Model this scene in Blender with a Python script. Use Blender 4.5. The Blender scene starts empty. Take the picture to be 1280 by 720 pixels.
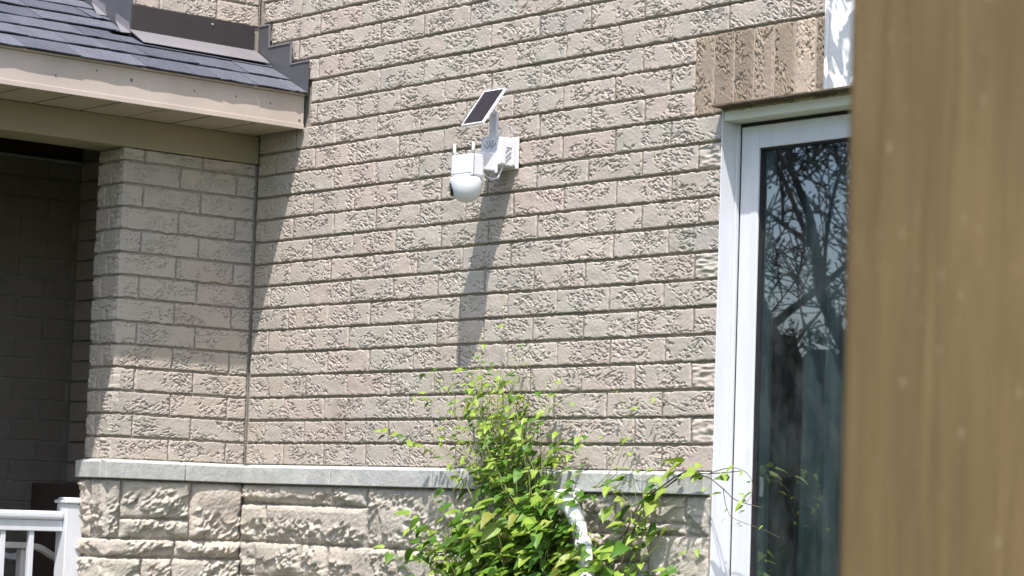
import bpy, bmesh, math, random
import numpy as np
from mathutils import Vector, Matrix, Quaternion
random.seed(7)
RNG = np.random.default_rng(11)
SC = bpy.context.scene
COL = SC.collection

# ------------------------------------------------------------------ camera
CAM_LOC = (8.33591836, -5.65865228, -0.13737293)
YAW, PITCH, ROLL, FPX = -0.870724279, 0.0874762597, 0.0342121082, 3133.297
def cam_axes():
    d = Vector((math.sin(YAW)*math.cos(PITCH), math.cos(YAW)*math.cos(PITCH), math.sin(PITCH)))
    r = d.cross(Vector((0, 0, 1))).normalized(); u = r.cross(d)
    return math.cos(ROLL)*r + math.sin(ROLL)*u, -math.sin(ROLL)*r + math.cos(ROLL)*u, d
cd = bpy.data.cameras.new('camera'); cam = bpy.data.objects.new('camera', cd); COL.objects.link(cam)
R_, U_, D_ = cam_axes()
m = Matrix((R_, U_, -D_)).transposed().to_4x4(); m.translation = Vector(CAM_LOC); cam.matrix_world = m
cd.sensor_width = 36; cd.lens = FPX/1280*36; cd.clip_start = 0.05; cd.clip_end = 500
cd.dof.use_dof = True; cd.dof.focus_distance = 9.1; cd.dof.aperture_fstop = 13
SC.camera = cam

# ------------------------------------------------------------------ world, sun, exposure
SUN_DIR = Vector((0.35, -0.385, 1.0)).normalized()          # towards the sun
elev = math.asin(SUN_DIR.z); azim = math.atan2(SUN_DIR.x, SUN_DIR.y)
w = bpy.data.worlds.new('World'); SC.world = w; w.use_nodes = True
nt = w.node_tree; bg = nt.nodes['Background']
sky = nt.nodes.new('ShaderNodeTexSky'); sky.sky_type = 'NISHITA'; sky.sun_disc = False
sky.sun_elevation = elev; sky.sun_rotation = azim; sky.dust_density = 2.0
nt.links.new(sky.outputs[0], bg.inputs[0]); bg.inputs[1].default_value = 0.15
sd = bpy.data.lights.new('sun', 'SUN'); so = bpy.data.objects.new('sun', sd); COL.objects.link(so)
sd.energy = 3.5; sd.angle = math.radians(0.55); sd.color = (1.0, 0.965, 0.93)
so.rotation_euler = SUN_DIR.to_track_quat('Z', 'Y').to_euler(); so.location = (4, -6, 12)
SC.view_settings.view_transform = 'Standard'; SC.view_settings.look = 'None'
SC.view_settings.exposure = 1.08; SC.view_settings.gamma = 1.0; SC.view_settings.use_curve_mapping = False
SC.cycles.max_bounces = 8; SC.cycles.transparent_max_bounces = 12

# ------------------------------------------------------------------ materials
class N:
    def __init__(s, name):
        s.m = bpy.data.materials.new(name); s.m.use_nodes = True
        s.t = s.m.node_tree; s.b = s.t.nodes['Principled BSDF']; s.out = s.t.nodes['Material Output']
    def n(s, typ, **kw):
        nd = s.t.nodes.new(typ)
        for k, v in kw.items(): setattr(nd, k, v)
        return nd
    def l(s, a, b): s.t.links.new(a, b)
    def noise(s, scale, detail=4, rough=.55, vec=None, dist=0):
        nd = s.n('ShaderNodeTexNoise'); nd.inputs['Scale'].default_value = scale
        nd.inputs['Detail'].default_value = detail; nd.inputs['Roughness'].default_value = rough
        nd.inputs['Distortion'].default_value = dist
        s.l(vec if vec else s.pos(), nd.inputs['Vector']); return nd.outputs['Fac']
    def pos(s):
        return s.n('ShaderNodeNewGeometry').outputs['Position']
    def mapped(s, scale, rot=(0, 0, 0), vec=None):
        mp = s.n('ShaderNodeMapping'); mp.inputs['Scale'].default_value = scale; mp.inputs['Rotation'].default_value = rot
        s.l(vec if vec else s.pos(), mp.inputs['Vector']); return mp.outputs[0]
    def ramp(s, fac, stops, interp='LINEAR'):
        r = s.n('ShaderNodeValToRGB'); r.color_ramp.interpolation = interp
        e = r.color_ramp.elements
        while len(e) > 1: e.remove(e[-1])
        for i, (p, c) in enumerate(stops):
            el = e[0] if i == 0 else e.new(p)
            el.position = p; el.color = tuple(c)+(1,) if len(c) == 3 else c
        s.l(fac, r.inputs[0]); return r.outputs[0]
    def mix(s, a, b, fac, mode='MIX'):
        x = s.n('ShaderNodeMix', data_type='RGBA', blend_type=mode)
        for sock, v in ((x.inputs[0], fac), (x.inputs[6], a), (x.inputs[7], b)):
            if hasattr(v, 'links'): s.l(v, sock)
            else: sock.default_value = v if not isinstance(v, tuple) else (v+(1,) if len(v) == 3 else v)
        return x.outputs[2]
    def math(s, op, a, b=0.0):
        x = s.n('ShaderNodeMath', operation=op)
        for sock, v in ((x.inputs[0], a), (x.inputs[1], b)):
            if hasattr(v, 'links'): s.l(v, sock)
            else: sock.default_value = v
        return x.outputs[0]
    def bump(s, h, dist, strength=1.0):
        b = s.n('ShaderNodeBump'); b.inputs['Distance'].default_value = dist; b.inputs['Strength'].default_value = strength
        s.l(h, b.inputs['Height']); s.l(b.outputs[0], s.b.inputs['Normal'])
    def col(s, c):
        if hasattr(c, 'links'): s.l(c, s.b.inputs['Base Color'])
        else: s.b.inputs['Base Color'].default_value = tuple(c)+(1,)
    def set(s, rough=.8, spec=.3, metal=0):
        s.b.inputs['Roughness'].default_value = rough; s.b.inputs['Specular IOR Level'].default_value = spec
        s.b.inputs['Metallic'].default_value = metal; return s

def mat_brick(name, stops, rough_amt=.0014):
    s = N(name); s.set(.9, .15)
    oi = s.n('ShaderNodeObjectInfo').outputs['Random']
    base = s.ramp(oi, stops)
    big = s.noise(9, 4, .6)
    c = base if name.endswith('lintel_brick_clay') or name.startswith('lintel') else s.mix(base, s.ramp(big, [(.3, (.37, .345, .31)), (.5, (.44, .40, .37)), (.7, (.46, .395, .37))]), .45)
    fine = s.noise(140, 3, .6)
    c = s.mix(c, s.ramp(fine, [(.3, (.7, .69, .66)), (.5, (1, 1, 1)), (.72, (1.12, 1.1, 1.08))]), .55, 'MULTIPLY')
    st = s.ramp(s.noise(2.6, 6, .66, s.mapped((1, 1, .55))), [(.36, (1.07, 1.06, 1.04)), (.5, (1, 1, 1)), (.58, (1, 1, 1)), (.74, (.78, .76, .70))])
    c = s.mix(c, st, .8, 'MULTIPLY')
    c = s.mix(c, (.96, .93, .885), 1.0, 'MULTIPLY')
    s.col(c); s.bump(s.noise(260, 4, .65), rough_amt); return s.m
GREYBEIGE = [(0, (.42, .39, .36)), (.15, (.46, .405, .365)), (.3, (.38, .37, .34)), (.45, (.48, .42, .37)), (.6, (.42, .41, .365)), (.75, (.47, .39, .355)), (.88, (.39, .36, .31)), (1, (.48, .435, .40))]
M = {}
M['brick'] = mat_brick('brick_clay', GREYBEIGE)
M['soldier'] = mat_brick('lintel_brick_clay', [(0, (.285, .235, .185)), (.4, (.32, .26, .20)), (.7, (.25, .205, .16)), (1, (.345, .285, .23))])
M['soldier_pale'] = mat_brick('pale_lintel_brick_clay', [(0, (.46, .38, .31)), (1, (.48, .40, .33))])
M['brick_shaded'] = mat_brick('shaded_porch_brick_clay', [(0, (.075, .062, .05)), (1, (.13, .105, .085))])  # house brick darkened, the porch's shade put into its colour

s = N('mortar'); s.set(.95, .1)
c = s.ramp(s.noise(30, 5, .6), [(.3, (.25, .225, .19)), (.7, (.35, .315, .27))]); s.col(c); s.bump(s.noise(120, 5, .65), .004); M['mortar'] = s.m

s = N('mortar_joint'); s.set(.95, .1)
s.col(s.ramp(s.noise(40, 5, .65), [(.3, (.17, .148, .12)), (.6, (.25, .22, .185)), (.75, (.36, .33, .29))])); s.bump(s.noise(120, 5, .65), .004); M['joint'] = s.m
s = N('split_stone'); s.set(.95, .12)
oi = s.n('ShaderNodeObjectInfo').outputs['Random']
c = s.ramp(oi, [(0, (.44, .405, .36)), (.35, (.49, .44, .40)), (.6, (.41, .395, .36)), (.8, (.47, .435, .38)), (1, (.50, .46, .42))])
c = s.mix(c, s.ramp(s.noise(18, 6, .65), [(.28, (.72, .70, .67)), (.5, (1, 1, 1)), (.75, (1.14, 1.11, 1.08))]), .8, 'MULTIPLY')
c = s.mix(c, (.40, .40, .33), s.math('MULTIPLY', s.ramp(s.noise(4, 4, .6), [(.55, (0, 0, 0)), (.7, (1, 1, 1))]), .4))
c = s.mix(c, (1.0, .965, .91), 1.0, 'MULTIPLY'); c = s.mix(c, (.50, .475, .43), s.math('MULTIPLY', s.ramp(s.noise(45, 4, .7), [(.52, (0, 0, 0)), (.62, (1, 1, 1))]), .45))
s.col(c); s.bump(s.noise(110, 6, .7), .005); M['stone'] = s.m

s = N('sill_stone'); s.set(.85, .2)
c = s.ramp(s.noise(14, 6, .65), [(.3, (.33, .335, .32)), (.55, (.42, .42, .40)), (.72, (.50, .49, .46))]); s.col(c); s.bump(s.noise(60, 5, .6), .003); M['sill'] = s.m

def plain(name, col, rough=.5, spec=.4, metal=0, var=.08, scale=6, bump=0):
    s = N(name); s.set(rough, spec, metal)
    lo = tuple(max(0, x*(1-var)) for x in col); hi = tuple(min(1, x*(1+var)) for x in col)
    s.col(s.ramp(s.noise(scale, 5, .6), [(.3, lo), (.7, hi)]))
    if bump: s.bump(s.noise(scale*12, 4, .6), bump)
    return s.m
# white vinyl with faint streaks of dirt
s = N('white_vinyl'); s.set(.38, .45)
c = s.ramp(s.noise(2.2, 6, .65, s.mapped((9, 9, 1.2))), [(.35, (.55, .555, .575)), (.62, (.61, .615, .64)), (.8, (.47, .47, .47))])
s.col(c); M['vinyl'] = s.m
M['white_plastic'] = plain('white_plastic', (.66, .66, .685), .35, .5, 0, .03, 20)
M['grey_plastic'] = plain('grey_plastic', (.27, .27, .29), .5, .4, 0, .06, 20)
M['black_glass'] = plain('black_lens', (.01, .01, .012), .08, .6, 0, .02, 20)
M['gasket'] = plain('black_gasket', (.018, .018, .02), .6, .3, 0, .1, 20)
M['painted'] = plain('beige_painted_metal', (.455, .385, .33), .5, .3, 0, .1, 3, .0006)
M['painted_shaded'] = plain('beige_painted_board', (.27, .235, .155), .6, .25, 0, .07, 3, .0008)  # beige paint darkened to olive, shade under the eave put into the colour
M['soffit'] = plain('beige_soffit', (.36, .31, .235), .6, .25, 0, .06, 5, .0006)
M['flash_dark'] = plain('brown_flashing', (.036, .031, .032), .5, .4, 0, .15, 5, .001)
M['flash_grey'] = plain('grey_flashing', (.10, .10, .108), .45, .4, .25, .1, 4, .001)
M['flash_light'] = plain('pale_flashing', (.21, .20, .21), .45, .4, .2, .1, 6, .001)
M['galv'] = plain('bare_metal', (.62, .63, .64), .35, .5, .5, .1, 9)
M['dark_wood'] = plain('dark_brown_board', (.055, .036, .03), .6, .3, 0, .2, 4, .001)
M['concrete'] = plain('concrete', (.36, .34, .31), .9, .2, 0, .15, 2, .003)
M['chair'] = plain('grey_resin', (.55, .53, .53), .5, .4, 0, .08, 8)
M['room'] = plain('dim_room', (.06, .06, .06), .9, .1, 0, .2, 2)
M['pipe'] = plain('white_pipe', (.74, .74, .73), .4, .4, 0, .08, 9)
M['pale_joint'] = plain('pale_mortar', (.43, .36, .30), .95, .1, 0, .12, 40, .003)
M['rust'] = plain('rusty_steel', (.11, .085, .06), .85, .2, 0, .45, 25, .002)
M['cream'] = plain('cream_vinyl', (.66, .65, .56), .5, .35, 0, .05, 4)
M['rivet'] = plain('rivet_metal', (.16, .14, .13), .4, .4, .3, .1, 20)

s = N('shingle_grit'); s.set(.95, .15)
oi = s.n('ShaderNodeObjectInfo').outputs['Random']
c = s.ramp(oi, [(0, (.078, .083, .104)), (.5, (.098, .103, .127)), (1, (.118, .123, .148))])
c = s.mix(c, s.ramp(s.noise(190, 3, .75), [(.3, (.45, .45, .48)), (.5, (1, 1, 1)), (.7, (1.7, 1.7, 1.65))]), .8, 'MULTIPLY')
c = s.mix(c, s.ramp(s.noise(7, 4, .6), [(.3, (.8, .8, .8)), (.7, (1.15, 1.13, 1.1))]), .7, 'MULTIPLY')
s.col(c); s.bump(s.noise(230, 3, .7), .004); M['shingle'] = s.m

s = N('shade_dappled_white'); s.set(.5, .4)
msk = s.ramp(s.noise(9, 3, .5, s.mapped((1, 1, .7)), 1.2), [(.49, (0, 0, 0)), (.53, (1, 1, 1))])  # grey blotches paint dappled leaf shadow onto the white trim
s.col(s.mix((.80, .79, .77), (.30, .32, .34), msk)); s.bump(s.noise(16, 3), .003); M['dappled_shade'] = s.m

# weathered post: vertical grain, pale flecks
s = N('weathered_wood'); s.set(.75, .25)
g = s.noise(9, 7, .68, s.mapped((7, 7, .4)), 1.6)
c = s.ramp(g, [(.2, (.088, .059, .025)), (.5, (.122, .083, .037)), (.8, (.152, .107, .050))])
c = s.mix(c, s.ramp(s.noise(5, 3, .5, s.mapped((1, 1, .35))), [(.35, (.78, .74, .70)), (.65, (1.12, 1.1, 1.1))]), .8, 'MULTIPLY')
v = s.n('ShaderNodeTexVoronoi'); v.inputs['Scale'].default_value = 85; s.l(s.mapped((1.25, 1.25, .62)), v.inputs['Vector'])
rnd = s.n('ShaderNodeSeparateColor'); s.l(v.outputs['Color'], rnd.inputs[0])
fl = s.math('MULTIPLY', s.ramp(v.outputs['Distance'], [(.06, (1, 1, 1)), (.26, (0, 0, 0))]), s.ramp(rnd.outputs[0], [(.55, (0, 0, 0)), (.95, (1, 1, 1))]))
c = s.mix(c, (.27, .225, .14), s.math('MULTIPLY', fl, .42)); s.col(c); s.bump(g, .002); M['wood'] = s.m

# leaves: three greens, lightly translucent
def mat_leaf(name, a, b, c3):
    s = N(name); s.set(.45, .35)
    oi = s.n('ShaderNodeObjectInfo').outputs['Random']
    c = s.ramp(oi, [(0, a), (.5, b), (1, c3)])
    c = s.mix(c, s.ramp(s.noise(40, 3), [(.3, (.8, .82, .7)), (.7, (1.15, 1.12, 1.1))]), .7, 'MULTIPLY')
    s.col(c)
    tr = s.n('ShaderNodeBsdfTranslucent'); s.l(s.mix(c, (.9, 1.0, .25), .35, 'MULTIPLY'), tr.inputs[0])
    mx = s.n('ShaderNodeMixShader'); mx.inputs[0].default_value = .3
    s.l(s.b.outputs[0], mx.inputs[1]); s.l(tr.outputs[0], mx.inputs[2]); s.l(mx.outputs[0], s.out.inputs[0]); return s.m
M['leaf_old'] = mat_leaf('leaf_old', (.22, .24, .04), (.20, .19, .05), (.26, .29, .07))
M['leaf'] = mat_leaf('leaf_green', (.06, .15, .016), (.12, .235, .025), (.21, .29, .04))
M['leaf_lime'] = mat_leaf('leaf_lime', (.19, .30, .035), (.27, .37, .06), (.30, .34, .09))
M['stem'] = plain('stem_brown', (.10, .085, .045), .8, .2, 0, .3, 30)
M['stem_green'] = plain('stem_green', (.22, .26, .09), .7, .2, 0, .3, 30)
M['bark'] = plain('bark', (.06, .05, .042), .95, .1, 0, .35, 12, .01)
M['far_leaf'] = plain('far_leaf', (.05, .075, .02), .7, .2, 0, .35, 3)
M['hedge_leaf'] = plain('hedge_leaf', (.03, .055, .028), .8, .2, 0, .35, 2)
M['lawn'] = plain('lawn_grass', (.05, .062, .026), .95, .1, 0, .4, 1.6, .03)

s = N('solar_cells'); s.set(.22, .5)
br = s.n('ShaderNodeTexBrick'); br.offset = 0; br.inputs['Scale'].default_value = 1
br.inputs['Brick Width'].default_value = .019; br.inputs['Row Height'].default_value = .042; br.inputs['Mortar Size'].default_value = .0006
br.inputs['Color1'].default_value = (.013, .010, .016, 1); br.inputs['Color2'].default_value = (.017, .013, .020, 1); br.inputs['Mortar'].default_value = (.035, .032, .04, 1)
tc = s.n('ShaderNodeTexCoord'); s.l(tc.outputs['Object'], br.inputs['Vector']); s.col(br.outputs[0]); M['solar'] = s.m

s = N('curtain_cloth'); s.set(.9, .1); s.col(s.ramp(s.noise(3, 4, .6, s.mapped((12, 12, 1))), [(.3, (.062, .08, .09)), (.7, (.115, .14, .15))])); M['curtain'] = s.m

s = N('window_glass')
gl = s.n('ShaderNodeBsdfGlossy'); gl.inputs['Roughness'].default_value = .012; gl.inputs[0].default_value = (.93, .95, 1, 1)
tp = s.n('ShaderNodeBsdfTransparent'); tp.inputs[0].default_value = (.80, .88, .86, 1)
fr = s.n('ShaderNodeFresnel'); fr.inputs[0].default_value = 1.5
bk = s.n('ShaderNodeNewGeometry').outputs['Backfacing']
fac = s.math('MULTIPLY', s.math('ADD', s.math('MULTIPLY', fr.outputs[0], 3.4), .05), s.math('SUBTRACT', 1.0, bk))
mx = s.n('ShaderNodeMixShader'); s.l(fac, mx.inputs[0]); s.l(tp.outputs[0], mx.inputs[1]); s.l(gl.outputs[0], mx.inputs[2]); df = s.n('ShaderNodeBsdfDiffuse'); df.inputs[0].default_value = (.5, .52, .53, 1); m2 = s.n('ShaderNodeMixShader')
s.l(s.math('MULTIPLY', s.ramp(s.noise(5, 6, .7, s.mapped((2, 2, .8))), [(.42, (.15, .15, .15)), (.7, (1, 1, 1))]), .05), m2.inputs[0])
s.l(mx.outputs[0], m2.inputs[1]); s.l(df.outputs[0], m2.inputs[2]); s.l(m2.outputs[0], s.out.inputs[0])
bm_ = s.n('ShaderNodeBump'); bm_.inputs['Distance'].default_value = .0012; bm_.inputs['Strength'].default_value = .06
s.l(s.noise(3.5, 2), bm_.inputs['Height']); s.l(bm_.outputs[0], gl.inputs['Normal']); M['glass'] = s.m

# ------------------------------------------------------------------ object helpers
def link(name, me, mat=None, parent=None, smooth=False):
    o = bpy.data.objects.new(name, me); COL.objects.link(o)
    if mat and not me.materials: me.materials.append(M[mat] if isinstance(mat, str) else mat)
    if smooth:
        for p in me.polygons: p.use_smooth = True
    if parent: o.parent = parent
    return o
def thing(name, label, cat, group=None):
    o = bpy.data.objects.new(name, None); COL.objects.link(o); o.empty_display_size = .1
    o['label'] = label; o['category'] = cat
    if group: o['group'] = group
    return o
class MB:
    def __init__(s): s.v = []; s.f = []
    def add(s, vs, fs):
        b = len(s.v); s.v += [tuple(v) for v in vs]; s.f += [tuple(i+b for i in f) for f in fs]; return s
    def box(s, x0, x1, y0, y1, z0, z1):
        return s.add([(x, y, z) for x in (x0, x1) for y in (y0, y1) for z in (z0, z1)],
                     [(0, 1, 3, 2), (4, 6, 7, 5), (0, 4, 5, 1), (2, 3, 7, 6), (0, 2, 6, 4), (1, 5, 7, 3)])
    def prism(s, poly, axis, a, b):
        n = len(poly)
        def P(p, t): return (t, p[0], p[1]) if axis == 'x' else ((p[0], t, p[1]) if axis == 'y' else (p[0], p[1], t))
        return s.add([P(p, a) for p in poly]+[P(p, b) for p in poly],
                     [tuple(range(n)), tuple(range(2*n-1, n-1, -1))]+[(i, i+n, (i+1) % n+n, (i+1) % n) for i in range(n)])
    def tube(s, pts, radii, sides=6, cap=True):
        pts = [Vector(p) for p in pts]; n = len(pts)
        if not hasattr(radii, '__len__'): radii = [radii]*n
        base = len(s.v); ref = None
        for i, p in enumerate(pts):
            t = (pts[min(i+1, n-1)]-pts[max(i-1, 0)]).normalized()
            if ref is None:
                ref = t.orthogonal().normalized()
            ref = (ref - t*ref.dot(t))
            ref = ref.normalized() if ref.length > 1e-6 else t.orthogonal().normalized()
            b = t.cross(ref)
            for k in range(sides):
                a = 2*math.pi*k/sides
                s.v.append(tuple(p+(ref*math.cos(a)+b*math.sin(a))*radii[i]))
        for i in range(n-1):
            for k in range(sides):
                s.f.append((base+i*sides+k, base+i*sides+(k+1) % sides, base+(i+1)*sides+(k+1) % sides, base+(i+1)*sides+k))
        if cap:
            s.f.append(tuple(base+k for k in range(sides-1, -1, -1))); s.f.append(tuple(base+(n-1)*sides+k for k in range(sides)))
        return s
    def mesh(s, name, bevel=0, seg=2):
        me = bpy.data.meshes.new(name); me.from_pydata(s.v, [], s.f)
        bm = bmesh.new(); bm.from_mesh(me); bmesh.ops.recalc_face_normals(bm, faces=bm.faces)
        if bevel:
            es = [e for e in bm.edges if len(e.link_faces) == 2 and e.calc_face_angle(0) > .5]
            bmesh.ops.bevel(bm, geom=es, offset=bevel, segments=seg, affect='EDGES', profile=.5)
        bm.to_mesh(me); bm.free(); return me
    def build(s, name, mat, parent=None, bevel=0, smooth=False, seg=2):
        return link(name, s.mesh(name, bevel, seg), mat, parent, smooth)
def lathe(prof, sides=24):
    mb = MB(); n = len(prof)
    for r, z in prof:
        for k in range(sides):
            a = 2*math.pi*k/sides; mb.v.append((r*math.cos(a), r*math.sin(a), z))
    for i in range(n-1):
        for k in range(sides):
            mb.f.append((i*sides+k, i*sides+(k+1) % sides, (i+1)*sides+(k+1) % sides, (i+1)*sides+k))
    mb.f.append(tuple(range(sides-1, -1, -1))); mb.f.append(tuple((n-1)*sides+k for k in range(sides)))
    return mb
def at(o, loc, rz=0): o.location = loc; o.rotation_euler = (0, 0, rz); return o

# ------------------------------------------------------------------ relief blocks (bricks and stones)
def field(nz, nx, d, lx, lz, ang=0.0):
    """band-limited random field, correlation lengths lx, lz (m) on a grid of step d, rotated by ang"""
    PZ, PX = nz+32, nx+32
    f = np.fft.fft2(RNG.standard_normal((PZ, PX)))
    kz = np.fft.fftfreq(PZ, d)[:, None]*2*np.pi; kx = np.fft.fftfreq(PX, d)[None, :]*2*np.pi
    a = kx*math.cos(ang)+kz*math.sin(ang); b = -kx*math.sin(ang)+kz*math.cos(ang)
    g = np.real(np.fft.ifft2(f*np.exp(-.5*((a*lx*.5)**2+(b*lz*.5)**2))))[:nz, :nx]
    return (g-g.mean())/(g.std()+1e-9)
def sstep(a, b, x):
    t = np.clip((x-a)/(b-a), 0, 1); return t*t*(3-2*t)
def block_mesh(name, L, H, mat, kind='brick', res=.0020, depth=.03):
    nx = max(4, int(round(L/res))); nz = max(4, int(round(H/res)))
    xs = np.linspace(-L/2, L/2, nx+1); zs = np.linspace(-H/2, H/2, nz+1)
    X, Z = np.meshgrid(xs, zs); sh = X.shape
    d = np.minimum(np.minimum(X+L/2, L/2-X), np.minimum(Z+H/2, H/2-Z))
    if kind == 'brick':
        patch = sstep(-.75, .35, field(*sh, L/nx, .055, .035))
        ang = RNG.uniform(.3, .75)*RNG.choice([-1, 1])
        wa = field(*sh, L/nx, .0105, .0036, ang); wb = field(*sh, L/nx, .0105, .0036, -ang); wc = field(*sh, L/nx, .011, .0036, ang*.15)
        pick = sstep(-.2, .2, field(*sh, L/nx, .05, .03))
        wr = wa*pick+wb*(1-pick)
        pits = sstep(.84, 1.04, wr)*.0042+sstep(1.15, 1.35, wc)*.0034
        fl = sstep(.9, 1.15, field(*sh, L/nx, .010, .005, ang))*.0013+sstep(.3, 1.2, -wr)*.0005
        h = patch*(fl-pits)+field(*sh, L/nx, .05, .03)*.0004+field(*sh, L/nx, .006, .006)*.0002
        h -= .0016*np.clip(1-d/.0035, 0, 1)**2
        jit = .0014
    elif kind == 'rock':       # header ends with a wavy torn face
        h = field(*sh, L/nx, .022, .007)*.0016+field(*sh, L/nx, .03, .03)*.0012
        h -= .004*np.clip(1-d/.006, 0, 1)**2; jit = .0012
    else:                      # split-face stone: bulging, with a broken lower chin
        big = field(*sh, L/nx, .16, .07); mid = field(*sh, L/nx, .035, .02, .3); sm = field(*sh, L/nx, .013, .007, .6); fin = field(*sh, L/nx, .010, .005, -.5)
        edge = Z/H+.18*field(*sh, L/nx, .09, .5)
        chin = sstep(-.28, -.20, edge+.09*mid)
        rough = sstep(-.4, .5, field(*sh, L/nx, .14, .09))
        h = .010+.012*chin+.003*big+rough*(.0034*mid+.0036*sm+.003*sstep(.4, .8, fin))+.0008*sm
        h *= .32+.52*np.clip(d/.022, 0, 1)**.6
        h -= .004*np.clip(1-d/.007, 0, 1); jit = .002
    # ragged outline
    def edge_noise(n): return field(4, n, L/nx, .012, .01)[0]
    wz = np.clip(1-np.abs(Z+H/2)/.012, 0, 1); wt = np.clip(1-np.abs(H/2-Z)/.012, 0, 1)
    Zc = Z+wz*edge_noise(sh[1])[None, :]*jit-wt*np.abs(edge_noise(sh[1]))[None, :]*jit*.8
    wl = np.clip(1-np.abs(X+L/2)/.012, 0, 1)+np.clip(1-np.abs(L/2-X)/.012, 0, 1)
    Xc = X+wl*edge_noise(sh[0])[:, None]*jit*.7
    V = np.stack([Xc, -h, Zc], -1).reshape(-1, 3)
    W = sh[1]; idx = np.arange(sh[0]*W).reshape(sh)
    q = np.stack([idx[:-1, :-1], idx[:-1, 1:], idx[1:, 1:], idx[1:, :-1]], -1).reshape(-1, 4)
    ring = np.concatenate([idx[0, :], idx[1:, -1], idx[-1, -2::-1], idx[-2:0:-1, 0]])
    Vb = V[ring].copy(); Vb[:, 1] = depth; nb = len(V)
    r2 = np.roll(ring, -1); bi = nb+np.arange(len(ring)); b2 = np.roll(bi, -1)
    sk = np.stack([ring, bi, b2, r2], -1)
    me = bpy.data.meshes.new(name)
    allv = np.concatenate([V, Vb]); faces = np.concatenate([q, sk])
    nl = len(faces)*4+len(ring)
    me.vertices.add(len(allv)); me.vertices.foreach_set('co', allv.astype(np.float32).ravel())
    me.loops.add(nl); me.loops.foreach_set('vertex_index', np.concatenate([faces.ravel(), bi]).astype(np.int32))
    me.polygons.add(len(faces)+1)
    st = np.concatenate([np.arange(len(faces))*4, [len(faces)*4]]).astype(np.int32)
    me.polygons.foreach_set('loop_start', st)
    me.update(calc_edges=True); me.validate()
    me.materials.append(M[mat]); return me
BLOCKS = {}
def block_variant(L, kind, mat, count):
    key = (round(L, 3), kind, mat); lst = BLOCKS.setdefault(key, [])
    if len(lst) < count:
        lst.append(block_mesh('brick', L, .079, mat, kind)); return lst[-1]
    return random.choice(lst)
STRETCH = .257
house = thing('brick_house', 'grey-beige brick house corner with a shingled porch roof, stone base and tall white window', 'house')
NBRICK = [0]
def place_brick(xc, yc, zc, L, rz, parent, kind='brick', mat='brick', H=.079):
    full = abs(L-STRETCH) < .012
    Lm = STRETCH if full else round(L/.012)*.012
    me = block_variant(Lm, kind, mat, 26 if full else 5)
    o = bpy.data.objects.new('brick', me); COL.objects.link(o); o.parent = parent
    o.location = (xc, yc, zc)
    flip = math.pi if random.random() < .5 and kind == 'brick' else 0
    o.rotation_euler = Matrix.Rotation(rz, 3, 'Z').to_4x4().to_euler()
    q = Quaternion((0, 0, 1), rz) @ Quaternion((0, 1, 0), flip)
    if random.random() < .9: q = q @ Quaternion((1, 0, 0), random.gauss(0, .009)) @ Quaternion((0, 0, 1), random.gauss(0, .004))
    o.rotation_mode = 'QUATERNION'; o.rotation_quaternion = q
    o.scale = (L/Lm, 1, H/.079)
    NBRICK[0] += 1
    return o
C = .089
INFILL = MB()                                   # bricks the picture hardly shows or does not show
def infill(axis, plane, sgn, a0, a1, z0, z1, j0=0.0, skip=None):
    """plain bricks with real joints on a wall plane; axis 'x': wall runs along x, plane y"""
    k = math.floor(z0/C+1e-6)
    while k*C < z1-.01:
        zz0 = max(z0, k*C+.0005); zz1 = min(z1, k*C+.079)
        p = a0-(.267 if k % 2 == 0 else .1335)+j0
        while p < a1:
            q0 = max(a0, p); q1 = min(a1, p+.257)
            if q1-q0 > .02 and zz1-zz0 > .012 and not (skip and skip((q0+q1)/2, (zz0+zz1)/2)):
                dp = random.uniform(-.001, .0012)
                lo, hi = (plane+dp, plane+.03) if sgn < 0 else (plane-.03, plane+dp)
                if axis == 'x': INFILL.box(q0, q1, lo, hi, zz0, zz1)
                else: INFILL.box(lo, hi, q0, q1, zz0, zz1)
            p += .267
        k += 1

# ------------------------------------------------------------------ the ground
g = MB().add([(-120, -120, -1.62), (120, -120, -1.62), (120, 120, -1.62), (-120, 120, -1.62)], [(0, 1, 2, 3)]).build('lawn', 'lawn'); g['kind'] = 'structure'

# ------------------------------------------------------------------ main wall (plane y = 0, runs along x)
WX = 2.645                                       # left jamb of the window
wall = MB().box(-1.6, 2.6405, .0135, .22, -1.62, 3.0).box(2.6405, 3.85, .0135, .22, 1.168, 3.0).box(3.85, 6.5, .0135, .22, -1.62, 3.0) \
    .box(2.6405, 3.85, .0135, .22, -1.62, -.96).build('wall', 'mortar', house)
JOINT = MB()
roofz = lambda x: 1.455+.5*(.33-x)
for k in range(0, 23):
    z = k*C; zc = z+.0395+.0005
    joints = []
    n = -1
    off = -.005 if k % 2 == 0 else .1285
    right = 2.6385 if k <= 12 else (2.506 if k <= 15 else 3.70)
    xl = 0.012
    if k >= 18: xl = .085 if k == 18 else (-.008 if k > 19 else .065)
    if k == 16: xl = .355
    if k == 17: xl = .225
    drift = 0
    x = off-.267
    while x < right:
        x0, x1 = x+.005, x+.262
        x += .267+random.gauss(0, .0022)
        if k == 18 and x1 < .3: pass
        x0 = max(x0, xl); x1 = min(x1, right)
        if x1-x0 < .03: continue
        if x0 < .335 and x1 > 0 and 14.6 < k < 16: x0 = max(x0, .352)
        if x1-x0 < .03: continue
        kind = 'rock' if (x1-x0 < .16 and x1 > 2.6 and random.random() < .75) else 'brick'
        if x1 < right-.012: JOINT.box(x1+.0005, x1+.0095, random.uniform(.004, .007), .0134, z+.001, z+.079)
        if x0 > 3.2 or k > 21: INFILL.box(x0, x1, 0, .03, z, z+.079)
        else: place_brick((x0+x1)/2, random.gauss(0, .0007), zc, x1-x0, 0, wall, kind)
JOINT.build('mortar_joint', 'joint', house)['kind'] = 'stuff'
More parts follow.
